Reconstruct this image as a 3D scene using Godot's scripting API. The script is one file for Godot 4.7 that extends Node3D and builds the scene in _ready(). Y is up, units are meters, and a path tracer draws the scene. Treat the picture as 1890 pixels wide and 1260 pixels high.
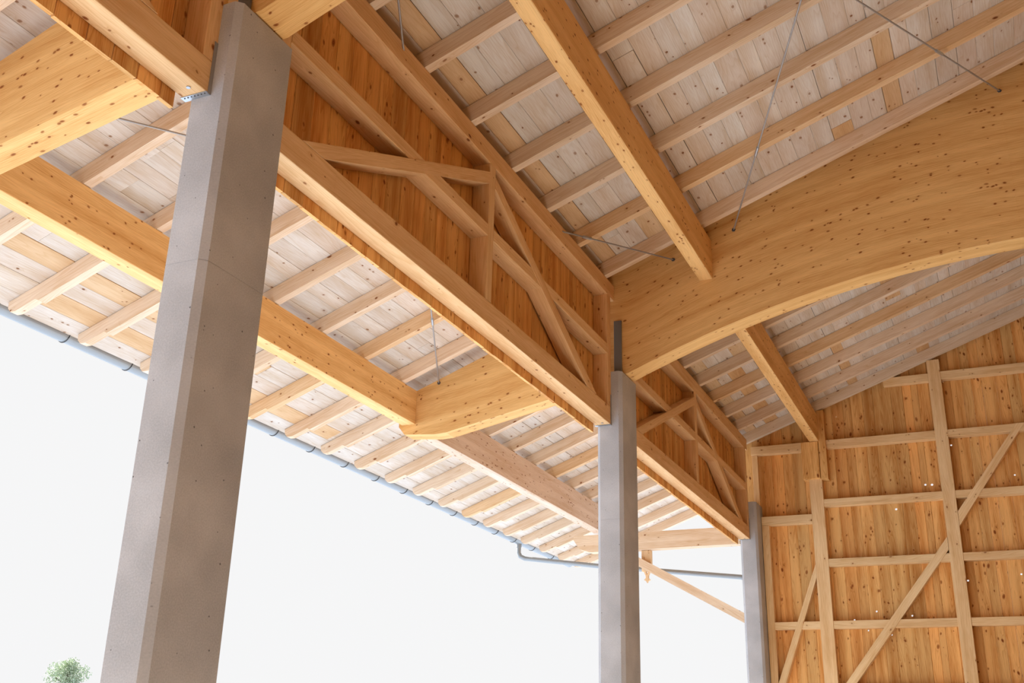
extends Node3D
# A timber hall seen from inside: concrete columns, truss wall panels, curved glulam beam, rafters, boarded roof, open canopy.
# Layout numbers are in units of 3.2 m measured from the camera point (x across the hall, y up, -z along the hall).

const U := 3.2
const EYE := 1.65
const SL := 0.374            # roof slope
const YW := 1.425            # underside of the rafters at the wall line
const XW := -1.034           # inner face of the wall trusses
const XR := 0.25             # ridge
const BAY := 1.865
const ORD := ["first", "second", "third", "fourth", "fifth", "sixth", "seventh", "eighth", "ninth", "tenth", "eleventh", "twelfth", "thirteenth", "fourteenth", "fifteenth", "sixteenth", "seventeenth", "eighteenth", "nineteenth", "twentieth", "twenty-first", "twenty-second", "twenty-third"]
const RZ := [-0.098, -0.332, -0.567, -0.802, -1.037, -1.262, -1.495, -1.728, -1.960, -2.197, -2.433, -2.667, -2.902, -3.122, -3.347, -3.572, -3.797, -4.021, -4.246, -4.466, -4.686, -4.900, -5.136, -5.394, -5.62]   # near faces of the rafters

var rng := RandomNumberGenerator.new()
var ORG := Vector3.ZERO      # vertices are stored relative to this point
var TINT := Color(1, 1, 1)
var taken := {}
var M := {}
var uv_off := Vector2.ZERO

func V(x: float, y: float, z: float) -> Vector3:
	return Vector3(x * U, y * U + EYE, z * U)

func roof(x: float) -> float:
	return YW + SL * (x - XW) if x < XR else YW + SL * (2.0 * XR - x - XW)

# ------------------------------------------------------------------ helpers: shapes
func begin() -> SurfaceTool:
	var st := SurfaceTool.new()
	st.begin(Mesh.PRIMITIVE_TRIANGLES)
	uv_off = Vector2(rng.randf(), rng.randf())
	return st

func vtx(st: SurfaceTool, p: Vector3, n: Vector3, uv: Vector2) -> void:
	st.set_normal(n)
	st.set_color(TINT)
	st.set_uv(uv)
	st.add_vertex(p - ORG)

func tri(st: SurfaceTool, a: Vector3, b: Vector3, c: Vector3, n: Vector3, ua: Vector2, ub: Vector2, uc: Vector2) -> void:
	if (b - a).cross(c - a).dot(n) > 0.0:
		vtx(st, a, n, ua); vtx(st, c, n, uc); vtx(st, b, n, ub)
	else:
		vtx(st, a, n, ua); vtx(st, b, n, ub); vtx(st, c, n, uc)

func guv(p: Vector3, n: Vector3, g: Vector3, k: float) -> Vector2:
	# the texture shows 4 m of wood along the grain and 0.8 m across it
	var c := n.cross(g)
	if c.length() < 0.35:
		var h := Vector3.UP if absf(n.y) < 0.8 else Vector3.RIGHT
		var c1 := n.cross(h).normalized()
		return Vector2(p.dot(c1) / 1.6 + uv_off.x, p.dot(n.cross(c1)) / 0.8 + uv_off.y)
	return Vector2(p.dot(g) / 4.0 + uv_off.x, p.dot(c.normalized()) / 0.8 + uv_off.y + k * 0.37)

func prism(st: SurfaceTool, pts: PackedVector2Array, o: Vector3, a: Vector3, b: Vector3, n: Vector3, d: float, g: Vector3) -> void:
	# a polygon in the plane (o, a, b) pushed along n by d
	var idx := Geometry2D.triangulate_polygon(pts)
	var P: Array[Vector3] = []
	var mid := Vector2.ZERO
	for q in pts:
		P.append(o + a * q.x + b * q.y)
	var off := n * d
	for i in range(0, idx.size(), 3):
		for back in 2:
			var nn := -n if back == 0 else n
			var s := Vector3.ZERO if back == 0 else off
			var p0 := P[idx[i]] + s
			var p1 := P[idx[i + 1]] + s
			var p2 := P[idx[i + 2]] + s
			tri(st, p0, p1, p2, nn, guv(p0, nn, g, back), guv(p1, nn, g, back), guv(p2, nn, g, back))
	var area := 0.0
	for i in pts.size():
		area += pts[i].cross(pts[(i + 1) % pts.size()])
	for i in pts.size():
		var e := pts[(i + 1) % pts.size()] - pts[i]
		if e.length() < 1e-6:
			continue
		var nr := (a * e.y - b * e.x).normalized() * signf(area)
		var p0 := P[i]
		var p1 := P[(i + 1) % pts.size()]
		var k := 2.0 + i
		tri(st, p0, p1, p1 + off, nr, guv(p0, nr, g, k), guv(p1, nr, g, k), guv(p1 + off, nr, g, k))
		tri(st, p0, p1 + off, p0 + off, nr, guv(p0, nr, g, k), guv(p1 + off, nr, g, k), guv(p0 + off, nr, g, k))

func oct(w: float, h: float, c: float) -> PackedVector2Array:
	return PackedVector2Array([Vector2(c, 0), Vector2(w - c, 0), Vector2(w, c), Vector2(w, h - c), Vector2(w - c, h), Vector2(c, h), Vector2(0, h - c), Vector2(0, c)])

func block(st: SurfaceTool, x0: float, x1: float, y0: float, y1: float, z0: float, z1: float, axis: int, bev := 0.003) -> void:
	# an axis-aligned timber in layout units; axis is the direction of its grain
	var a := V(minf(x0, x1), minf(y0, y1), minf(z0, z1))
	var b := V(maxf(x0, x1), maxf(y0, y1), maxf(z0, z1))
	var s := b - a
	if axis == 0:
		prism(st, oct(s.z, s.y, bev), a, Vector3.BACK, Vector3.UP, Vector3.RIGHT, s.x, Vector3.RIGHT)
	elif axis == 1:
		prism(st, oct(s.x, s.z, bev), a, Vector3.RIGHT, Vector3.BACK, Vector3.UP, s.y, Vector3.UP)
	else:
		prism(st, oct(s.x, s.y, bev), a, Vector3.RIGHT, Vector3.UP, Vector3.BACK, s.z, Vector3.BACK)

func tube(st: SurfaceTool, pts: Array, r: float, seg := 10, closed := true) -> void:
	# a round bar or pipe along points in metres
	var rings := []
	var up := Vector3.UP
	for i in pts.size():
		var t: Vector3
		if i == 0: t = pts[1] - pts[0]
		elif i == pts.size() - 1: t = pts[i] - pts[i - 1]
		else: t = (pts[i + 1] - pts[i]).normalized() + (pts[i] - pts[i - 1]).normalized()
		t = t.normalized()
		var s := t.cross(up if absf(t.dot(up)) < 0.95 else Vector3.RIGHT).normalized()
		var w := s.cross(t)
		var ring := []
		for k in seg + 1:
			var an := TAU * k / seg
			ring.append([pts[i] + (s * cos(an) + w * sin(an)) * r, s * cos(an) + w * sin(an)])
		rings.append(ring)
	for i in pts.size() - 1:
		for k in seg:
			var q := [rings[i][k], rings[i][k + 1], rings[i + 1][k + 1], rings[i + 1][k]]
			for f in [[0, 1, 2], [0, 2, 3]]:
				var pa: Vector3 = q[f[0]][0]
				var pb: Vector3 = q[f[1]][0]
				var pc: Vector3 = q[f[2]][0]
				var o := [0, 1, 2]
				if (pb - pa).cross(pc - pa).dot(q[f[0]][1] + q[f[2]][1]) > 0.0:
					o = [0, 2, 1]
				for j in o:
					vtx(st, q[f[j]][0], q[f[j]][1], Vector2(k / float(seg), i * 0.2))
	if closed:
		for e in [0, pts.size() - 1]:
			var nn: Vector3 = (pts[0] - pts[1]).normalized() if e == 0 else (pts[e] - pts[e - 1]).normalized()
			for k in seg:
				tri(st, pts[e], rings[e][k][0], rings[e][k + 1][0], nn, Vector2.ZERO, Vector2.ZERO, Vector2.ZERO)

# ------------------------------------------------------------------ helpers: objects
func numbered(called: String) -> String:
	taken[called] = taken.get(called, -1) + 1
	return called if taken[called] == 0 else "%s_%03d" % [called, taken[called]]

func obj(called: String, st: SurfaceTool, m: Material, parent: Node = self) -> MeshInstance3D:
	var o := MeshInstance3D.new()
	o.mesh = st.commit()
	o.material_override = m
	if parent == self:
		o.name = numbered(called)
		add_child(o)
		o.position = ORG
	else:
		o.name = called
		parent.add_child(o, true)
	return o

func thing(called: String, at: Vector3) -> Node3D:
	var o := Node3D.new()
	o.name = numbered(called)
	add_child(o)
	o.position = at
	ORG = at
	return o

func tag(o: Node, label: String, category: String, group := "") -> void:
	o.set_meta("label", label)
	o.set_meta("category", category)
	if group != "":
		o.set_meta("group", group)

func structure(o: Node, label := "") -> void:
	o.set_meta("kind", "structure")
	if label != "":
		o.set_meta("label", label)

func tone(v: float, warm := 0.0) -> void:
	# natural difference of tone between two pieces of wood
	var k := rng.randf_range(1.0 - v, 1.0)
	var w := rng.randf_range(0.0, warm)
	TINT = Color(k, k * (1.0 - 0.55 * w), k * (1.0 - w))

# ------------------------------------------------------------------ helpers: materials
func noise_bytes(w: int, h: int, fw: int, fh: int, freq: float, s: int, oct_n := 3) -> PackedByteArray:
	var n := FastNoiseLite.new()
	n.noise_type = FastNoiseLite.TYPE_SIMPLEX_SMOOTH
	n.seed = s
	n.frequency = freq
	n.fractal_octaves = oct_n
	var im := n.get_seamless_image(fw, fh, false, false, 0.2)
	im.resize(w, h, Image.INTERPOLATE_CUBIC)
	im.convert(Image.FORMAT_L8)
	return im.get_data()

func wood_texture(s: int, rings: int, wave: float, contrast: float, fibre: float, knots: int, lamellae := 0, knot_size := 1.0, stripe := 0.0007) -> ImageTexture:
	var w := 2048
	var h := 512
	var r := RandomNumberGenerator.new()
	r.seed = s
	var n1 := noise_bytes(w, h, 64, 256, 0.02, s, 2)
	var n2 := noise_bytes(w, h, 128, 512, 0.16, s + 1, 2)
	var n3 := noise_bytes(w, h, 64, 64, 0.05, s + 2, 2)
	var field := PackedFloat32Array()
	field.resize(w * h)
	var dark := PackedFloat32Array()
	dark.resize(w * h)
	var lh := h / float(maxi(lamellae, 1))
	for k in knots:
		var cx := r.randi_range(0, w - 1)
		var cy := r.randi_range(0, h - 1)
		var big := r.randf_range(0.45, 1.0) * knot_size
		if lamellae > 0:
			cy = int((floorf(cy / lh) + r.randf_range(0.25, 0.75)) * lh)
		elif r.randf() < 0.35:
			big *= 1.5
		var rx := 7.0 * big * r.randf_range(0.8, 1.5)
		var ry := 6.5 * big
		var strength := r.randf_range(0.55, 1.0)
		var tilt := r.randf_range(-0.4, 0.4)
		for dy in range(-int(ry * 4), int(ry * 4) + 1):
			for dx in range(-int(rx * 6), int(rx * 6) + 1):
				var at := posmod(cy + dy, h) * w + posmod(cx + dx, w)
				var ex := (dx + dy * tilt) / rx
				var ey := dy / ry
				var d2 := ex * ex + ey * ey
				var soft := ex * ex / 9.0 + ey * ey / 2.2
				field[at] += 1.5 * exp(-soft) * signf(dy + 0.5) * (1.0 if lamellae == 0 else 0.3)
				if d2 < 2.2:
					dark[at] = maxf(dark[at], strength * clampf(1.55 - d2, 0.0, 1.0) * (0.8 + 0.2 * sin(d2 * 9.0)))
				dark[at] = maxf(dark[at], 0.16 * strength * exp(-soft * 1.6))
	var lam_tone := []
	var lam_phase := []
	for i in 64:
		lam_tone.append(r.randf_range(-0.055, 0.055))
		lam_phase.append(r.randf())
	var data := PackedByteArray()
	data.resize(w * h * 3)
	var row_f := float(rings) / h
	for y in h:
		var li := int(y / lh) if lamellae > 0 else 0
		var edge := 0.0
		if lamellae > 0 and absf(y - roundf(y / lh) * lh) < 0.8:
			edge = 0.05
		var base_t: float = lam_tone[li] if lamellae > 0 else 0.0
		var ph: float = lam_phase[li] * 7.0
		for x in w:
			var i := y * w + x
			var f := y * row_f + n1[i] * wave + field[i] + ph
			f -= floorf(f)
			var g := f * f * f if f < 0.93 else 0.8 * (1.0 - f) / 0.07
			var t := g * contrast + (n2[i] - 128) * fibre + (n3[i] - 128) * 0.0007 + (n1[i] - 128) * stripe + base_t + edge
			var k := dark[i]
			var cr := (0.96 - 0.30 * t) * (1.0 - 0.46 * k)
			var cg := (0.95 - 0.52 * t) * (1.0 - 0.66 * k)
			var cb := (0.94 - 0.80 * t) * (1.0 - 0.80 * k)
			data[i * 3] = int(clampf(cr, 0.0, 1.0) * 255.0)
			data[i * 3 + 1] = int(clampf(cg, 0.0, 1.0) * 255.0)
			data[i * 3 + 2] = int(clampf(cb, 0.0, 1.0) * 255.0)
	var im := Image.create_from_data(w, h, false, Image.FORMAT_RGB8, data)
	im.generate_mipmaps()
	return ImageTexture.create_from_image(im)

func speckle_texture(s: int, size: int, amp: float, pores: int, fine: float) -> ImageTexture:
	var r := RandomNumberGenerator.new()
	r.seed = s
	var a := noise_bytes(size, size, 128, 128, 0.03, s, 4)
	var b := noise_bytes(size, size, size, size, 0.2, s + 3, 2)
	var data := PackedByteArray()
	data.resize(size * size * 3)
	for i in size * size:
		var v := 0.93 + (a[i] - 128) * amp + (b[i] - 128) * fine
		var c := int(clampf(v, 0.0, 1.0) * 255.0)
		data[i * 3] = c
		data[i * 3 + 1] = c
		data[i * 3 + 2] = c
	for k in pores:
		var cx := r.randi_range(3, size - 4)
		var cy := r.randi_range(3, size - 4)
		var rad := r.randf_range(0.7, 2.2)
		for dy in range(-3, 4):
			for dx in range(-3, 4):
				if dx * dx + dy * dy < rad * rad:
					for c in 3:
						var q := ((cy + dy) * size + cx + dx) * 3 + c
						data[q] = int(data[q] * 0.55)
	var im := Image.create_from_data(size, size, false, Image.FORMAT_RGB8, data)
	im.generate_mipmaps()
	return ImageTexture.create_from_image(im)

func mat(c: Color, tex: Texture2D, rough := 0.75) -> StandardMaterial3D:
	var m := StandardMaterial3D.new()
	m.albedo_color = c
	m.albedo_texture = tex
	m.roughness = rough
	m.vertex_color_use_as_albedo = true
	m.metallic_specular = 0.3
	return m

func metal(c: Color, rough: float, met := 0.85) -> StandardMaterial3D:
	var m := StandardMaterial3D.new()
	m.albedo_color = c
	m.metallic = met
	m.roughness = rough
	return m

func materials() -> void:
	var board := wood_texture(11, 18, 0.030, 0.32, 0.0012, 80, 0, 1.15, 0.0026)
	var planed := wood_texture(23, 26, 0.018, 0.17, 0.0008, 34, 0, 0.85)
	var glulam := wood_texture(37, 60, 0.020, 0.20, 0.0010, 150, 18, 0.95)
	var pale := wood_texture(51, 20, 0.026, 0.13, 0.0008, 40, 0, 0.95)
	var conc := speckle_texture(5, 1024, 0.00055, 150, 0.0004)
	M.roof = mat(Color(0.90, 0.85, 0.79), pale)
	M.rafter = mat(Color(0.94, 0.835, 0.715), planed)
	M.truss = mat(Color(0.96, 0.79, 0.58), planed)
	M.clad = mat(Color(0.98, 0.77, 0.49), board)
	M.gable = mat(Color(0.98, 0.765, 0.48), board)
	M.side = mat(Color(0.98, 0.76, 0.46), board)
	M.frame = mat(Color(0.97, 0.82, 0.61), planed)
	M.arch = mat(Color(0.93, 0.73, 0.46), glulam)
	M.purlin = mat(Color(0.97, 0.78, 0.52), glulam)
	M.purlin_pale = mat(Color(0.90, 0.79, 0.69), glulam)
	M.concrete = mat(Color(0.78, 0.76, 0.745), conc, 0.85)
	M.concrete.uv1_triplanar = true
	M.concrete.uv1_scale = Vector3(0.45, 0.45, 0.45)
	M.concrete.vertex_color_use_as_albedo = false
	M.floor = mat(Color(0.69, 0.68, 0.665), conc, 0.8)
	M.floor.uv1_triplanar = true
	M.floor.uv1_world_triplanar = true
	M.floor.uv1_scale = Vector3(0.3, 0.3, 0.3)
	M.gravel = mat(Color(0.57, 0.625, 0.70), conc, 0.95)
	M.gravel.uv1_triplanar = true
	M.gravel.uv1_world_triplanar = true
	M.gravel.uv1_scale = Vector3(0.6, 0.6, 0.6)
	M.steel = metal(Color(0.66, 0.64, 0.62), 0.5, 0.6)
	M.galv = metal(Color(0.72, 0.73, 0.74), 0.42)
	M.zinc = metal(Color(0.60, 0.60, 0.59), 0.45, 0.5)
	M.dark_steel = metal(Color(0.36, 0.35, 0.34), 0.6, 0.5)
	M.plate = metal(Color(0.46, 0.45, 0.44), 0.55, 0.3)
	M.sheet = metal(Color(0.35, 0.36, 0.37), 0.6, 0.3)
	M.leaf = StandardMaterial3D.new()
	M.leaf.albedo_color = Color(0.64, 0.69, 0.57)
	M.leaf.roughness = 0.7
	M.leaf.backlight = Color(0.5, 0.55, 0.42)
	M.bark = StandardMaterial3D.new()
	M.bark.albedo_color = Color(0.33, 0.27, 0.22)
	M.bark.roughness = 0.9

# ------------------------------------------------------------------ the scene
func _ready() -> void:
	rng.seed = 20240
	# camera
	var cam := Camera3D.new()
	cam.name = "camera"
	add_child(cam)
	cam.position = Vector3(0, EYE, 0)
	cam.basis = Basis(Vector3.UP, 0.43484) * Basis(Vector3.RIGHT, 0.3711) * Basis(Vector3.BACK, 0.02781)
	cam.fov = rad_to_deg(2.0 * atan(630.0 / 1985.0))
	cam.far = 500.0
	cam.current = true
	# even white overcast sky
	var env := Environment.new()
	env.background_mode = Environment.BG_SKY
	var sky_m := ProceduralSkyMaterial.new()
	var white := Color(0.965, 0.965, 0.967)
	sky_m.sky_top_color = white
	sky_m.sky_horizon_color = white
	sky_m.ground_bottom_color = white
	sky_m.ground_horizon_color = white
	sky_m.sun_angle_max = 1.0
	var sky := Sky.new()
	sky.sky_material = sky_m
	env.sky = sky
	env.tonemap_mode = Environment.TONE_MAPPER_LINEAR
	env.tonemap_exposure = 1.0
	env.sdfgi_enabled = true
	env.ssao_enabled = true
	env.ssil_enabled = true
	var we := WorldEnvironment.new()
	we.name = "environment"
	we.environment = env
	add_child(we)
	# hazy sun, high over the yard outside the columns
	var sun := DirectionalLight3D.new()
	sun.name = "sun"
	sun.light_color = Color(1.0, 0.99, 0.98)
	sun.light_energy = 9.8
	sun.light_angular_distance = 3.0
	sun.shadow_enabled = true
	add_child(sun)
	sun.look_at_from_position(Vector3.ZERO, Vector3(1.25, -1.0, 0.25))
	materials()
	build_ground()
	build_roof()
	build_gable()
	build_columns()
	build_arches()
	build_trusses()
	build_purlins()
	build_cantilevers()
	build_rafters()
	build_canopy_end()
	build_rods()
	build_gutter()
	build_tree()

func build_ground() -> void:
	TINT = Color.WHITE
	ORG = V(0.25, -0.516, -2.0)
	var st := begin()
	block(st, -1.12, 1.62, -0.58, -0.5156, -5.0, 2.6, 0, 0.01)
	structure(obj("floor", st, M.floor), "light concrete slab of the hall")
	ORG = Vector3(0, -0.2, 0)
	st = begin()
	var a := Vector3(-150, -0.3, -150)
	prism(st, PackedVector2Array([Vector2(0, 0), Vector2(300, 0), Vector2(300, 300), Vector2(0, 300)]), a, Vector3.RIGHT, Vector3.BACK, Vector3.UP, 0.25, Vector3.RIGHT)
	structure(obj("ground", st, M.gravel), "pale gravel yard around the hall")

func build_roof() -> void:
	# boards lie on the rafters and run along the hall
	var t := thing("ceiling", V(-1.0, 1.45, -2.5))
	structure(t, "pale spruce roof boards above the rafters")
	var cs := 1.0 / sqrt(1.0 + SL * SL)
	var along := Vector3(cs, SL * cs, 0)
	var nrm := Vector3(-SL * cs, cs, 0)
	var s := 0.0
	var total := (XR - (-2.215)) / cs
	var base := V(-2.215, roof(-2.215) + 0.0485, 0)
	var row := 0
	while s < total - 0.01:
		var w := [0.055, 0.046, 0.062, 0.050, 0.058][rng.randi() % 5] as float
		w = minf(w, total - s)
		var z := 1.15 + rng.randf_range(0.0, 0.9)
		var orange_row := rng.randf() < 0.03
		while z > -5.66:
			var len := rng.randf_range(1.25, 1.75)
			var z0 := minf(z, 1.15)
			var z1 := maxf(z - len, -5.66)
			z -= len
			if z0 - z1 < 0.05:
				continue
			tone(0.10, 0.14)
			if orange_row or rng.randf() < 0.08:
				TINT = Color(0.97, 0.80, 0.58).lerp(Color(0.90, 0.58, 0.30), rng.randf())
			var st := begin()
			var gap := 0.0003 if rng.randf() < 0.78 else 0.0013
			var o := base + along * (s * U) + Vector3(0, 0, z1 * U) + nrm * rng.randf_range(0.0, 0.004)
			prism(st, oct(w * U - gap * U, 0.024, 0.0025), o, along, nrm, Vector3.BACK, (z0 - z1) * U - 0.002, Vector3.BACK)
			obj("roof_board", st, M.roof, t)
		s += w
		row += 1
	# the far slope beyond the ridge and the roofing on top
	TINT = Color.WHITE
	var st2 := begin()
	var p := PackedVector2Array()
	for q in [[-2.225, 0.058], [XR, 0.058], [2.725, 0.058], [2.725, 0.075], [XR, 0.075], [-2.225, 0.075]]:
		p.append(Vector2(q[0] * U, (roof(q[0]) + q[1]) * U))
	prism(st2, p, Vector3(0, EYE, -5.66 * U), Vector3.RIGHT, Vector3.UP, Vector3.BACK, 6.81 * U, Vector3.BACK)
	obj("roofing_sheet", st2, M.sheet, t)
	var st3 := begin()
	var p3 := PackedVector2Array()
	for q in [[XR + 0.01, 0.0485], [2.715, 0.0485], [2.715, 0.057], [XR + 0.01, 0.057]]:
		p3.append(Vector2(q[0] * U, (roof(q[0]) + q[1]) * U))
	prism(st3, p3, Vector3(0, EYE, -5.66 * U), Vector3.RIGHT, Vector3.UP, Vector3.BACK, 6.81 * U, Vector3.BACK)
	obj("boarding_of_other_slope", st3, M.roof, t)

func gable_board(t: Node3D, x0: float, x1: float, holes: Array) -> void:
	# one upright board; holes are heights of round holes drilled or fallen out of it
	var st := begin()
	var zf := -4.955
	var th := 0.008
	var yb := -0.5
	var g := 0.00005
	var xa := x0 + g
	var xb := x1 - g
	holes.sort()
	var y := yb
	var hw := (xb - xa) * 0.5
	var xm := (xa + xb) * 0.5
	for hh in holes:
		var hx: float = hh[1]
		var hy: float = hh[0]
		var hr: float = hh[2]
		block(st, xa, xb, y, hy - hw, zf - th, zf, 1, 0.005)
		# square of board with a round hole in it
		var o := V(xm, hy, zf)
		var ring := []
		var outer := []
		for k in 16:
			var an := TAU * (k + 0.5) / 16
			ring.append(Vector2(hx - xm + cos(an) * hr, sin(an) * hr))
			var dx := cos(an)
			var dy := sin(an)
			var sc := hw / maxf(absf(dx), absf(dy))
			outer.append(Vector2(dx * sc, dy * sc))
		for k in 16:
			var k2 := (k + 1) % 16
			for face in 2:
				var dz := Vector3(0, 0, -th * U * face)
				var nn := Vector3.BACK if face == 0 else Vector3.FORWARD
				var a: Vector3 = o + Vector3(ring[k].x, ring[k].y, 0) * U + dz
				var b: Vector3 = o + Vector3(ring[k2].x, ring[k2].y, 0) * U + dz
				var c: Vector3 = o + Vector3(outer[k2].x, outer[k2].y, 0) * U + dz
				var d: Vector3 = o + Vector3(outer[k].x, outer[k].y, 0) * U + dz
				tri(st, a, b, c, nn, guv(a, nn, Vector3.UP, 6), guv(b, nn, Vector3.UP, 6), guv(c, nn, Vector3.UP, 6))
				tri(st, a, c, d, nn, guv(a, nn, Vector3.UP, 6), guv(c, nn, Vector3.UP, 6), guv(d, nn, Vector3.UP, 6))
				if k % 4 == 1:
					# the corner of the square
					var q := Vector2(signf(outer[k].x) * hw, signf(outer[k].y) * hw)
					var e := o + Vector3(q.x, q.y, 0) * U + dz
					tri(st, d, c, e, nn, guv(d, nn, Vector3.UP, 6), guv(c, nn, Vector3.UP, 6), guv(e, nn, Vector3.UP, 6))
			var ia: Vector3 = o + Vector3(ring[k].x, ring[k].y, 0) * U
			var ib: Vector3 = o + Vector3(ring[k2].x, ring[k2].y, 0) * U
			var inn := Vector3(hx - xm, 0, 0) * U + o - (ia + ib) * 0.5
			inn = inn.normalized()
			var dzz := Vector3(0, 0, -th * U)
			tri(st, ia, ib, ib + dzz, inn, Vector2.ZERO, Vector2.ZERO, Vector2.ZERO)
			tri(st, ia, ib + dzz, ia + dzz, inn, Vector2.ZERO, Vector2.ZERO, Vector2.ZERO)
		y = hy + hw
	# the upper piece is cut to the slope of the roof
	var yl := minf(roof(xa), roof(xb)) + 0.047
	block(st, xa, xb, y, yl - 0.02, zf - th, zf, 1, 0.005)
	y = yl - 0.02
	var p := PackedVector2Array([Vector2(xa, y) * U, Vector2(xb, y) * U, Vector2(xb, roof(xb) + 0.047) * U, Vector2(xa, roof(xa) + 0.047) * U])
	prism(st, p, Vector3(0, EYE, (zf - th) * U), Vector3.RIGHT, Vector3.UP, Vector3.BACK, th * U, Vector3.UP)
	obj("board", st, M.gable, t)

func build_gable() -> void:
	var t := thing("wall_far", V(-0.4, -0.516, -4.95))
	structure(t, "boarded timber gable wall with posts, rails and diagonal braces")
	var spots := [[-0.634, 1.523, 0.0035], [-0.156, 1.343, 0.0042], [-0.281, 1.175, 0.005], [-0.254, 1.173, 0.0055], [-0.413, 1.075, 0.0052], [-0.157, 0.754, 0.0042], [0.050, 0.772, 0.0042], [-0.631, 0.604, 0.0042], [-0.536, 0.638, 0.0042], [-0.393, 0.616, 0.004], [-0.577, 0.559, 0.0036], [-0.483, 0.539, 0.0034], [0.080, 1.19, 0.004], [-0.157, 1.637, 0.003]]
	var x := -1.078
	while x < 1.585:
		var w := [0.042, 0.047, 0.038, 0.052][rng.randi() % 4] as float
		# keep the joints clear of the holes
		for sp in spots:
			if absf(sp[0] - (x + w)) < 0.010:
				w += 0.016
		if x < -0.268 and x + w > -0.268:
			w = -0.268 - x
			if w < 0.015:
				w += 0.045
		var holes := []
		for sp in spots:
			if sp[0] > x and sp[0] < x + w:
				holes.append([sp[1], sp[0], sp[2]])
		tone(0.24, 0.30)
		gable_board(t, x, minf(x + w, 1.59), holes)
		x += w
	var part := func(called: String, x0: float, x1: float, y0: float, y1: float, z0: float, z1: float, axis: int) -> void:
		tone(0.08, 0.08)
		var st := begin()
		block(st, x0, x1, y0, y1, z0, z1, axis)
		obj(called, st, M.gable if called.begins_with("purlin") else M.frame, t)
	var zf := -4.915
	var zb := -4.954
	part.call("edge_post", -0.998, -0.965, -0.5, 1.028, zf, zb, 1)
	part.call("post", -0.771, -0.714, -0.5, 1.226, zf + 0.002, zb, 1)
	part.call("post", -0.215, -0.162, -0.5, roof(-0.19) - 0.008, zf + 0.002, zb, 1)
	part.call("post", 0.345, 0.398, -0.5, roof(0.398) - 0.008, zf + 0.002, zb, 1)
	part.call("post", 0.905, 0.958, -0.5, roof(0.958) - 0.008, zf + 0.002, zb, 1)
	part.call("edge_trim", -1.028, -1.002, 1.07, 1.362, zf - 0.01, zb, 1)
	part.call("purlin_seat", -0.794, -0.718, 1.225, 1.396, -4.892, zb, 1)
	part.call("purlin_cheek", -0.716, -0.684, 1.222, 1.545, -4.900, zb, 1)
	part.call("rail", -0.998, -0.772, 1.029, 1.069, zf, zb, 0)
	part.call("rail", -1.03, -0.795, 1.364, 1.403, zf, zb, 0)
	part.call("rail", -0.41, -0.216, 1.638, 1.675, zf - 0.0095, zb, 0)
	var bays := [[-0.714, -0.215], [-0.162, 0.345], [0.398, 0.905], [0.958, 1.59]]
	for y in [1.404, 1.132, 0.865, 0.598, 0.33, 0.06]:
		for b in bays:
			if not (b[0] == -0.714 and y > 1.3):
				part.call("rail", b[0], b[1], y - 0.033, y, zf, zb, 0)
	part.call("rail", -0.684, -0.215, 1.368, 1.405, zf, zb, 0)
	part.call("rail", -0.162, 0.345, 1.638, 1.675, zf, zb, 0)
	part.call("rail", -0.965, -0.771, 0.566, 0.598, zf, zb, 0)
	part.call("rail", -0.965, -0.771, 0.03, 0.06, zf, zb, 0)
	# diagonal braces, a little proud of the rails they are let into
	for d in [[[-0.769, 0.848], [-0.769, 0.790], [-1.185 + 0.22, 0.252], [-0.965, 0.34]], [[-0.216, 0.934], [-0.216, 0.880], [-0.770, 0.172], [-0.770, 0.228]], [[0.146, 1.404], [0.115, 1.404], [-0.161, 1.040], [-0.161, 0.978]], [[0.150, 1.371], [0.120, 1.404], [0.345, 1.68], [0.345, 1.64]]]:
		if d[0][0] == 0.150:
			continue
		tone(0.06, 0.06)
		var st := begin()
		var p := PackedVector2Array()
		for q in d:
			p.append(Vector2(q[0], q[1]) * U)
		var g := (p[0] - p[3]).normalized()
		prism(st, p, Vector3(0, EYE, zb * U), Vector3.RIGHT, Vector3.UP, Vector3.BACK, (zf + 0.003 - zb) * U, Vector3(g.x, g.y, 0))
		obj("brace", st, M.frame, t)
	# side wall of the hall, opposite the columns, outside the frame
	ORG = V(1.6, -0.516, -2.0)
	TINT = Color.WHITE
	var sw := begin()
	block(sw, 1.59, 1.61, -0.515, roof(1.59) + 0.045, -4.96, 1.1, 1, 0.003)
	structure(obj("wall_right", sw, M.side), "boarded timber side wall opposite the columns")
	# end wall behind the camera
	ORG = V(0.25, -0.516, 1.14)
	var ew := begin()
	var ep := PackedVector2Array()
	for q in [[-1.09, -0.5155], [1.59, -0.5155], [1.59, roof(1.59) + 0.045], [XR, roof(XR) + 0.045], [-1.09, roof(-1.09) + 0.045]]:
		ep.append(Vector2(q[0], q[1]) * U)
	prism(ew, ep, Vector3(0, EYE, 1.12 * U), Vector3.RIGHT, Vector3.UP, Vector3.BACK, 0.02 * U, Vector3.UP)
	structure(obj("wall_near", ew, M.side), "boarded timber end wall behind the viewer")

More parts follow.
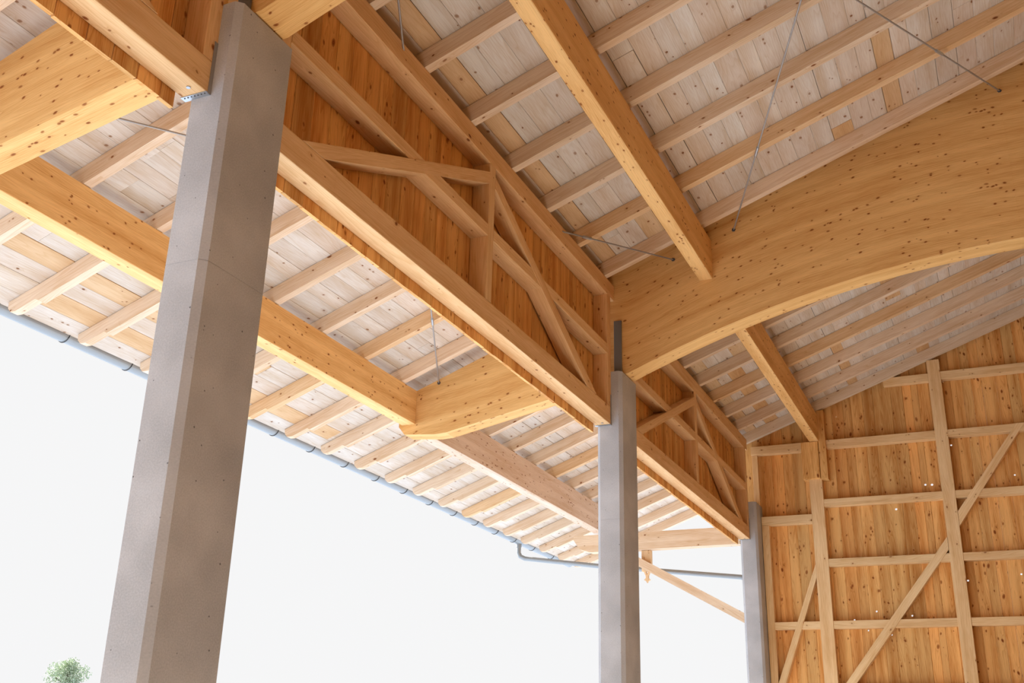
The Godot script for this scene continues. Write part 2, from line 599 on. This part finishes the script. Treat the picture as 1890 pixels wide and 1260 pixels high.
func build_columns() -> void:
	var names := ["smooth concrete column two along from the one at the gable wall", "smooth concrete column next along from the one at the gable wall", "smooth concrete column standing against the boarded gable wall"]
	TINT = Color.WHITE
	for i in 3:
		var zn := -1.088 - BAY * i
		var t := thing("concrete_column", V(-1.04, -0.516, zn - 0.0755))
		tag(t, names[i], "column", "concrete columns along the open side")
		var c := 0.0102 * U
		var zz := zn - 0.151
		for lift in [[-0.518, 0.6635, "lower_shaft"], [0.6648, 1.121, "upper_shaft"]]:
			var st := begin()
			var e := 0.003
			var w := 0.080 * U
			var d := 0.151 * U
			prism(st, oct(w, d, c), V(-1.080, lift[0], zz), Vector3.RIGHT, Vector3.BACK, Vector3.UP, (lift[1] - lift[0]) * U, Vector3.UP)
			obj(lift[2], st, M.concrete, t)
		var sj := begin()
		prism(sj, oct(0.079 * U, 0.150 * U, c), V(-1.0795, 0.6630, zz + 0.0005), Vector3.RIGHT, Vector3.BACK, Vector3.UP, 0.0022 * U, Vector3.UP)
		obj("pour_joint", sj, M.concrete, t)

func arch_bottom(x: float) -> float:
	return 1.383 - 0.1677 * (x - XR) * (x - XR)

func build_arches() -> void:
	var names := ["deep curved glulam beam on the column two along from the gable wall", "deep curved glulam beam on the column next along from the gable wall"]
	for i in 2:
		var zn := -1.127 - BAY * i
		var t := thing("curved_beam", V(XR, 1.2, zn - 0.038))
		tag(t, names[i], "beam", "curved glulam roof beams")
		TINT = Color(1, 1, 1)
		var st := begin()
		var x0 := -1.062
		var n := 72
		var zf := zn
		var zb := zn - 0.076
		var arc := 0.0
		var prev := Vector2.ZERO
		for k in n:
			var xs := []
			for e in 2:
				xs.append(lerpf(x0, 2.0 * XR - x0, (k + e) / float(n)))
			var A := []
			for e in 2:
				var xx: float = xs[e]
				var yb := maxf(arch_bottom(xx), 1.122) if absf(xx - XR) > 1.2 else arch_bottom(xx)
				A.append([xx, yb, roof(xx) + 0.046])
			var l := Vector2(A[1][0] - A[0][0], A[1][1] - A[0][1]).length() * U
			var u0 := arc / 4.0
			var u1 := (arc + l) / 4.0
			arc += l
			var rows := 4
			for r in rows:
				for face in 2:
					var z := zf if face == 0 else zb
					var nn := Vector3.BACK if face == 0 else Vector3.FORWARD
					var Q := []
					for e in [[0, r], [1, r], [1, r + 1], [0, r + 1]]:
						var col: Array = A[e[0]]
						var y: float = lerpf(col[1], col[2], e[1] / float(rows))
						Q.append([V(col[0], y, z), Vector2((u0 if e[0] == 0 else u1) + face * 0.3, (y - col[1]) * U / 0.8 + face * 0.4)])
					tri(st, Q[0][0], Q[1][0], Q[2][0], nn, Q[0][1], Q[1][1], Q[2][1])
					tri(st, Q[0][0], Q[2][0], Q[3][0], nn, Q[0][1], Q[2][1], Q[3][1])
			for side in 2:
				var y0: float = A[0][1 + side]
				var y1: float = A[1][1 + side]
				var nn := Vector3(y0 - y1, A[1][0] - A[0][0], 0).normalized() * (-1.0 if side == 0 else 1.0)
				var a := V(A[0][0], y0, zf)
				var b := V(A[1][0], y1, zf)
				var c := V(A[1][0], y1, zb)
				var d := V(A[0][0], y0, zb)
				var v1 := 0.076 * U / 0.8
				tri(st, a, b, c, nn, Vector2(u0, 0.03), Vector2(u1, 0.03), Vector2(u1, 0.03 + v1))
				tri(st, a, c, d, nn, Vector2(u0, 0.03), Vector2(u1, 0.03 + v1), Vector2(u0, 0.03 + v1))
		for e in 2:
			var xx := x0 if e == 0 else 2.0 * XR - x0
			var nn := Vector3.LEFT if e == 0 else Vector3.RIGHT
			var a := V(xx, 1.122, zf)
			var b := V(xx, 1.122, zb)
			var c := V(xx, roof(xx) + 0.046, zb)
			var d := V(xx, roof(xx) + 0.046, zf)
			tri(st, a, b, c, nn, Vector2(0, 0), Vector2(0.06, 0), Vector2(0.06, 0.4))
			tri(st, a, c, d, nn, Vector2(0, 0), Vector2(0.06, 0.4), Vector2(0, 0.4))
		obj("glulam_body", st, M.arch, t)
		# steel fork plates that hold the beam on the column
		TINT = Color.WHITE
		for side in [[zf + 0.001, zf + 0.009], [zb - 0.009, zb - 0.001]]:
			var sp := begin()
			block(sp, -1.034, -1.009, 1.122, 1.300, side[0], side[1], 1, 0.006)
			obj("fork_plate", sp, M.plate, t)

func build_trusses() -> void:
	var names := ["timber truss panel with vertical cladding, two bays from the gable wall", "timber truss panel with vertical cladding, next bay but one to the gable wall, between two free columns", "timber truss panel with vertical cladding, in the bay beside the gable wall"]
	names[1] = "timber truss panel with vertical cladding between the two free-standing columns"
	names[0] = "timber truss panel with vertical cladding ending at the outermost column from the gable wall"
	names[2] = "timber truss panel with vertical cladding ending at the gable wall"
	for b in 3:
		var dz := -BAY * (b - 1)
		var zs := -1.239 + dz
		var ze := -2.954 + dz
		var t := thing("truss_panel", V(-1.06, 0.95, (zs + ze) * 0.5))
		tag(t, names[b], "truss", "truss wall panels above the open side")
		var x1 := XW
		var x0 := -1.081
		var part := func(called: String, y0: float, y1: float, za: float, zb: float, axis: int) -> void:
			tone(0.05, 0.08)
			var st := begin()
			block(st, x0, x1, y0, y1, za, zb, axis)
			obj(called, st, M.truss, t)
		part.call("bottom_chord", 0.951, 1.007, zs, ze, 2)
		part.call("top_chord", 1.372, YW - 0.001, zs + 0.034, ze - 0.036, 2)
		part.call("end_post", 1.0075, 1.3715, zs - 0.028, zs, 1)
		part.call("end_post", 1.0075, 1.3715, ze, ze + 0.028, 1)
		var zm := -2.0875 + dz
		part.call("middle_post", 1.0075, 1.3715, zm - 0.0155, zm + 0.0155, 1)
		part.call("middle_rail", 1.172, 1.203, zs - 0.0285, zm + 0.016, 2)
		part.call("middle_rail", 1.172, 1.203, zm - 0.016, ze + 0.0285, 2)
		# diagonal struts from the ends of the bottom chord up to the head of the middle post
		for side in [1.0, -1.0]:
			tone(0.05, 0.06)
			var st := begin()
			var p := PackedVector2Array()
			for q in [[0.758 if side > 0 else 0.735, 1.0075], [0.0155, 1.346], [0.0155, 1.314], [0.690 if side > 0 else 0.660, 1.0075]]:
				p.append(Vector2(side * q[0], q[1]) * U)
			var g := (p[1] - p[0]).normalized()
			prism(st, p, V(x0 + 0.004, 0, zm), Vector3.BACK, Vector3.UP, Vector3.RIGHT, (x1 - x0 - 0.003) * U, Vector3(0, g.y, g.x))
			obj("strut", st, M.truss, t)
		# upright boards nailed to the outside
		var z := zs - 0.004
		while z > ze + 0.03:
			var w := minf([0.056, 0.050, 0.058, 0.053][rng.randi() % 4], z - ze - 0.024)
			tone(0.22, 0.22)
			var st := begin()
			var g := 0.0008
			block(st, -1.0892, -1.0814 + rng.randf_range(-0.0006, 0.0), 0.926 + rng.randf_range(-0.002, 0.0), roof(-1.0892) - 0.0008, z - w + g, z - g, 1, 0.0025)
			obj("cladding_board", st, M.clad, t)
			z -= w
		tone(0.2, 0.2)
		var sv := begin()
		block(sv, -1.0892, -1.0816, 0.962, roof(-1.0892) - 0.0008, ze + 0.002, z - 0.0008, 1, 0.002)
		obj("cladding_board", sv, M.clad, t)
		# short boards that close the gaps between the rafters
		for k in RZ.size() - 1:
			var za: float = RZ[k] - 0.0238
			var zb: float = RZ[k + 1] + 0.0003
			za = minf(za, zs + 0.035)
			zb = maxf(zb, ze - 0.036)
			if za - zb < 0.03 or za < ze or zb > zs:
				continue
			tone(0.15, 0.15)
			var st := begin()
			block(st, -1.0892, -1.0816, roof(-1.0892), roof(-1.0892) + 0.047, za, zb, 2, 0.002)
			obj("blocking_board", st, M.clad, t)
		# perforated steel hangers at the chord ends
		TINT = Color.WHITE
		for e in [[ze, 1.0], [zs, -1.0]]:
			var zz: float = e[0]
			var dr: float = e[1]
			var st := begin()
			block(st, x0 - 0.002, x1 + 0.0015, 0.9495, 0.9508, zz, zz + dr * 0.012, 0, 0.0)
			var flange := obj("hanger_flange", st, M.galv, t)
			st = begin()
			block(st, x1 + 0.0003, x1 + 0.0016, 0.9495, 1.045, zz, zz + dr * 0.008, 1, 0.0)
			obj("hanger_flange", st, M.steel, t)
			for k in 7:
				var sh := begin()
				tube(sh, [V(x0 + 0.004 + k * 0.0065, 0.9495, zz + dr * 0.0085), V(x0 + 0.004 + k * 0.0065, 0.9488, zz + dr * 0.0085)], 0.004, 8)
				obj("nail_head", sh, M.dark_steel, flange)
			if dr > 0:
				var sc := begin()
				tube(sc, [V(-1.052, 0.9508, zz + 0.03), V(-1.052, 0.9492, zz + 0.03)], 0.011, 12)
				obj("screw_head", sc, M.galv, t)

func build_purlins() -> void:
	var names := ["glulam purlin under the rafters two bays from the gable wall", "orange glulam purlin under the rafters between the two curved beams", "glulam purlin running from the curved beam into the gable wall"]
	var spans := [[1.12, -1.126], [-1.2035, -2.9915], [-3.0685, -4.9]]
	for b in 3:
		if b == 0:
			continue
		var za: float = spans[b][0]
		var zb: float = spans[b][1]
		ORG = V(-0.733, 1.398, (za + zb) * 0.5)
		TINT = Color(1.0, 0.97, 0.92)
		var st := begin()
		block(st, -0.755, -0.713, 1.3985, roof(-0.755) - 0.0005, za, zb, 2, 0.004)
		tag(obj("purlin", st, M.purlin, self), names[b], "purlin", "inner glulam purlins")
	var onames := ["glulam eaves purlin outside, ending at the cantilever two columns from the gable", "orange glulam eaves purlin outside the truss between the free-standing columns", "pale pinkish glulam eaves purlin in the canopy bay beside the gable"]
	var os := [[1.12, -1.142], [-1.206, -3.0055], [-3.0705, -4.8595]]
	for b in 3:
		var za: float = os[b][0]
		var zb: float = os[b][1]
		var dy := -0.011 if b == 2 else 0.0
		ORG = V(-1.77, 1.04, (za + zb) * 0.5)
		TINT = Color.WHITE
		var st := begin()
		var p := PackedVector2Array()
		for q in [[-1.7938, 1.040 + dy], [-1.7462, 1.040 + dy], [-1.745, 1.0412 + dy], [-1.745, minf(1.1565 + dy * 0.3, roof(-1.745) - 0.0006)], [-1.795, roof(-1.795) - 0.0006], [-1.795, 1.0412 + dy]]:
			p.append(Vector2(q[0], q[1]) * U)
		prism(st, p, Vector3(0, EYE, zb * U), Vector3.RIGHT, Vector3.UP, Vector3.BACK, (za - zb) * U, Vector3.BACK)
		tag(obj("eaves_purlin", st, M.purlin if b < 2 else M.purlin_pale, self), onames[b], "purlin", "outer glulam eaves purlins")

func build_cantilevers() -> void:
	var names := ["tapered glulam cantilever beam carrying the canopy, two columns from the gable", "tapered glulam cantilever beam carrying the canopy, next column from the gable"]
	for i in 2:
		var zn := -1.141 - BAY * i
		ORG = V(-1.45, 1.1, zn - 0.032)
		TINT = Color.WHITE
		var st := begin()
		var p := PackedVector2Array()
		for q in [[-1.808, 1.036], [-1.785, 1.008], [-1.672, 0.998], [-1.628, 1.000], [-1.262, 1.073], [-1.0905, 1.108], [-1.0905, roof(-1.0905) - 0.001], [-1.808, roof(-1.808) - 0.001]]:
			p.append(Vector2(q[0], q[1]) * U)
		prism(st, p, Vector3(0, EYE, (zn - 0.064) * U), Vector3.RIGHT, Vector3.UP, Vector3.BACK, 0.064 * U, Vector3(0.98, 0.2, 0).normalized())
		tag(obj("cantilever_beam", st, M.arch, self), names[i], "beam", "tapered canopy cantilevers")

func build_rafters() -> void:
	var zs := RZ
	var w := 0.0235
	var h := 0.048
	for k in zs.size():
		var zn: float = zs[k]
		for side in 2:
			if side == 1 and (zn < -5.0 or zn > -0.5):
				continue
			ORG = V(-0.9 if side == 0 else 1.3, roof(-0.9), zn - w * 0.5)
			tone(0.05, 0.07)
			if side == 0 and (zn == -2.667 or zn == -4.246):
				TINT = Color(0.97, 0.84, 0.66)
			var st := begin()
			var p := PackedVector2Array()
			if side == 0:
				# tail with a stepped and rounded end
				for q in [[-2.198, 0.046], [-2.196, 0.030], [-2.186, 0.016], [-2.168, 0.009], [-2.106, 0.009], [-2.096, 0.0], [XR - 0.001, 0.0], [XR - 0.001, 0.048]]:
					p.append(Vector2(q[0], roof(q[0]) + q[1]) * U)
				p.append(Vector2(-2.199, roof(-2.199) + h) * U)
				p = p.slice(0, 8) + PackedVector2Array([p[8]])
			else:
				for q in [[XR + 0.001, 0.0], [2.69, 0.0], [2.69, h], [XR + 0.001, h]]:
					p.append(Vector2(q[0], roof(q[0]) + q[1]) * U)
			prism(st, p, Vector3(0, EYE, (zn - w) * U), Vector3.RIGHT, Vector3.UP, Vector3.BACK, w * U, Vector3(1, SL if side == 0 else -SL, 0).normalized())
			var o := obj("rafter", st, M.rafter, self)
			# counted from the gable wall; the last three lie outside it, in the verge
			var n := RZ.find(-4.900) - k
			var where: String = "%s from the gable wall" % ORD[n] if n >= 0 else ["next outside the gable wall", "midway in the verge outside the gable", "at the outer edge of the verge"][-n - 1]
			if side == 0:
				tag(o, "long pale rafter with shaped tail, " + where, "rafter", "rafters of the roof slope above the columns")
			else:
				tag(o, "plain rafter of the slope beyond the ridge, " + where, "rafter", "rafters of the slope beyond the ridge")

func build_canopy_end() -> void:
	# cross beam, brace and hanging post of the canopy at the last column
	TINT = Color(1.0, 0.95, 0.88)
	ORG = V(-1.48, 0.94, -4.89)
	var st := begin()
	var p := PackedVector2Array()
	for q in [[-1.900, 1.002], [-1.868, 0.956], [-1.815, 0.940], [-1.0905, 0.942], [-1.0905, 1.022], [-1.900, 1.022]]:
		p.append(Vector2(q[0], q[1]) * U)
	prism(st, p, Vector3(0, EYE, -4.915 * U), Vector3.RIGHT, Vector3.UP, Vector3.BACK, 0.053 * U, Vector3.RIGHT)
	tag(obj("canopy_beam", st, M.rafter), "pale horizontal beam from the last column out under the canopy", "beam")
	ORG = V(-1.09, 0.6, -4.88)
	st = begin()
	p = PackedVector2Array()
	for q in [[-1.0815, 0.592], [-1.0815, 0.632], [-1.762, 0.9395], [-1.700, 0.9395]]:
		p.append(Vector2(q[0], q[1]) * U)
	p = PackedVector2Array([Vector2(-1.0815, 0.588) * U, Vector2(-1.0815, 0.632) * U, Vector2(-1.635, 0.9395) * U, Vector2(-1.712, 0.9395) * U])
	prism(st, p, Vector3(0, EYE, -4.886 * U), Vector3.RIGHT, Vector3.UP, Vector3.BACK, 0.024 * U, Vector3(-0.87, 0.49, 0))
	tag(obj("canopy_brace", st, M.rafter), "pale diagonal brace between the last column and the canopy beam", "brace")
	var t := thing("hanging_post", V(-1.543, 0.94, -4.902))
	tag(t, "short hanging post with carved pendant tip behind the diagonal brace", "post")
	TINT = Color(0.98, 0.86, 0.68)
	st = begin()
	block(st, -1.566, -1.520, 0.842, 0.9395, -4.914, -4.889, 1)
	obj("shaft", st, M.rafter, t)
	st = begin()
	p = PackedVector2Array()
	for q in [[-0.0155, 0.842], [-0.0065, 0.822], [-0.0065, 0.812], [-0.015, 0.803], [-0.005, 0.798], [0.0, 0.789], [0.005, 0.798], [0.015, 0.803], [0.0065, 0.812], [0.0065, 0.822], [0.0155, 0.842], [0.005, 0.842], [0.0, 0.826], [-0.005, 0.842]]:
		p.append(Vector2(-1.543 + q[0], q[1]) * U)
	prism(st, p, Vector3(0, EYE, -4.909 * U), Vector3.RIGHT, Vector3.UP, Vector3.BACK, 0.014 * U, Vector3.UP)
	obj("pendant_tip", st, M.rafter, t)

func rod(a: Vector3, b: Vector3, f: float, label: String) -> void:
	var t := thing("tie_rod", a)
	tag(t, label, "rod", "steel tie rods of the roof bracing")
	TINT = Color.WHITE
	var st := begin()
	tube(st, [a, b], 0.0075, 8)
	obj("bar", st, M.steel, t)
	var d := (b - a).normalized()
	var c := a.lerp(b, f)
	st = begin()
	tube(st, [c - d * 0.055, c - d * 0.045, c + d * 0.045, c + d * 0.055], 0.014, 8)
	obj("turnbuckle", st, M.galv, t)
	for e in [a, b]:
		st = begin()
		tube(st, [e - d * 0.012, e + d * 0.012], 0.018, 6)
		obj("end_nut", st, M.dark_steel, t)

func build_rods() -> void:
	var off := 0.016
	rod(V(-0.641, roof(-0.641) - 0.019, -2.992), V(0.147, roof(0.147) - off, -1.203), 0.19, "steel tie rod from beside the purlin end at the curved beam")
	rod(V(0.157, roof(0.157) - 0.013, -2.992), V(-0.618, roof(-0.618) - off, -1.203), 0.19, "steel tie rod meeting the curved beam high up near the ridge")
	rod(V(-0.836, roof(-0.836) - 0.014, -2.992), V(-1.665, roof(-1.665) - off, -1.141), 0.19, "steel tie rod passing over the truss top chord to the curved beam")
	rod(V(-1.663, roof(-1.663) - 0.014, -3.006), V(-0.836, roof(-0.836) - off, -1.203), 0.20, "steel tie rod bolted to the tapered cantilever under the canopy")

func build_gutter() -> void:
	var cx := -2.236
	var cy := roof(-2.236) + 0.062
	var r := 0.021
	var t := thing("rain_gutter", V(cx, cy, -2.3))
	tag(t, "half round zinc rain gutter along the canopy edge", "gutter")
	TINT = Color.WHITE
	var st := begin()
	var z0 := 1.15 * U
	var z1 := -5.66 * U
	var n := 16
	for k in n:
		var pa := []
		for e in 2:
			var an := PI + PI * (k + e) / float(n)
			pa.append(Vector3(cos(an), sin(an), 0))
		for skin in 2:
			var rr := (r if skin == 0 else r - 0.0006) * U
			var o := V(cx, cy, 0)
			var a: Vector3 = o + pa[0] * rr + Vector3(0, 0, z0)
			var b: Vector3 = o + pa[1] * rr + Vector3(0, 0, z0)
			var nn: Vector3 = (pa[0] + pa[1]).normalized() * (1.0 if skin == 0 else -1.0)
			var dz := Vector3(0, 0, z1 - z0)
			tri(st, a, b, b + dz, nn, Vector2.ZERO, Vector2.ZERO, Vector2.ZERO)
			tri(st, a, b + dz, a + dz, nn, Vector2.ZERO, Vector2.ZERO, Vector2.ZERO)
	obj("trough", st, M.zinc, t)
	st = begin()
	tube(st, [V(cx - r, cy, 1.15), V(cx - r, cy, -5.66)], 0.009, 8)
	obj("front_bead", st, M.zinc, t)
	st = begin()
	block(st, -2.2200, -2.2170, roof(-2.22) + 0.049, roof(-2.22) + 0.066, 1.15, -5.66, 2, 0.0)
	obj("drip_edge", st, M.dark_steel, t)
	for z in [-1.262, -1.495, -1.728, -1.960, -2.197, -2.433, -2.667, -2.902, -3.122, -3.347, -3.572, -3.797, -4.021, -4.246, -4.466, -4.686, -4.900, -5.136, -5.394]:
		st = begin()
		var pts := []
		for k in 13:
			var an := PI + PI * k / 12.0
			pts.append(V(cx + cos(an) * (r + 0.0012), cy + sin(an) * (r + 0.0012), z + 0.012))
		tube(st, pts, 0.0045, 6)
		obj("bracket", st, M.dark_steel, t)
	var d := thing("downpipe", V(-1.1, 0.5, -4.95))
	tag(d, "zinc downpipe leading from the gutter back to the last column", "pipe")
	st = begin()
	tube(st, [V(cx, cy - r + 0.004, -4.965), V(cx, 0.975, -4.965), V(-2.228, 0.958, -4.968), V(-2.205, 0.947, -4.972), V(-1.8, 0.892, -4.985), V(-1.12, 0.812, -4.985), V(-1.105, 0.805, -4.985), V(-1.100, 0.785, -4.985), V(-1.100, -0.51, -4.985)], 0.036, 14)
	obj("pipe_run", st, M.zinc, d)
	st = begin()
	tube(st, [V(cx, cy - r + 0.006, -4.965), V(cx, cy - r - 0.012, -4.965)], 0.045, 14)
	obj("outlet_collar", st, M.zinc, d)

func build_tree() -> void:
	# a broadleaf tree far out in the yard; only its crown reaches into the picture
	var dist := 14.0
	var top := Vector3(-14.48 * U, 1.395 * U + EYE, -14.0 * U)
	var base := Vector3(top.x, -0.05, top.z)
	var t := thing("broadleaf_tree", base)
	tag(t, "sunlit broadleaf tree standing out beyond the open side", "tree")
	TINT = Color.WHITE
	var st := begin()
	tube(st, [base, base + Vector3(0.05, 2.0, 0), base + Vector3(0, 3.6, 0.1), top + Vector3(0, -0.7, 0)], 0.11, 10)
	obj("trunk", st, M.bark, t)
	var r := RandomNumberGenerator.new()
	r.seed = 77
	var puffs := []
	for i in 26:
		var h := r.randf()
		var y := top.y - 0.35 - h * 3.0
		var rad := 0.25 + 1.75 * sqrt(h)
		var an := r.randf() * TAU
		puffs.append([Vector3(top.x + cos(an) * rad * 0.75, y, top.z + sin(an) * rad * 0.75), r.randf_range(0.38, 0.62)])
	puffs.append([top + Vector3(0, -0.42, 0), 0.42])
	puffs.append([top + Vector3(0.1, -0.95, 0.1), 0.6])
	for i in 12:
		var q := begin()
		tube(q, [Vector3(top.x, puffs[i][0].y - 0.4, top.z), puffs[i][0]], 0.025, 6)
		obj("branch", q, M.bark, t)
	var lm := SurfaceTool.new()
	lm.begin(Mesh.PRIMITIVE_TRIANGLES)
	for f in [[0, 1, 2], [0, 2, 3]]:
		var c := [Vector3(0, 0, 0), Vector3(0.035, 0.012, 0.05), Vector3(0, 0.0, 0.11), Vector3(-0.035, 0.012, 0.05)]
		for j in f:
			lm.set_normal(Vector3.UP)
			lm.add_vertex(c[j])
	var mm := MultiMesh.new()
	mm.transform_format = MultiMesh.TRANSFORM_3D
	mm.mesh = lm.commit()
	var xf := []
	for pf in puffs:
		for i in 330:
			var dir := Vector3(r.randfn(), r.randfn(), r.randfn()).normalized()
			var pos: Vector3 = pf[0] + dir * pf[1] * pow(r.randf(), 0.35) * Vector3(1, 0.9, 1)
			var bs := Basis(Vector3(r.randfn(), r.randfn(), r.randfn()).normalized(), r.randf() * TAU)
			xf.append(Transform3D(bs, pos - base))
	mm.instance_count = xf.size()
	for i in xf.size():
		mm.set_instance_transform(i, xf[i])
	var mi := MultiMeshInstance3D.new()
	mi.name = "foliage"
	mi.multimesh = mm
	mi.material_override = M.leaf
	mi.set_meta("kind", "stuff")
	t.add_child(mi)
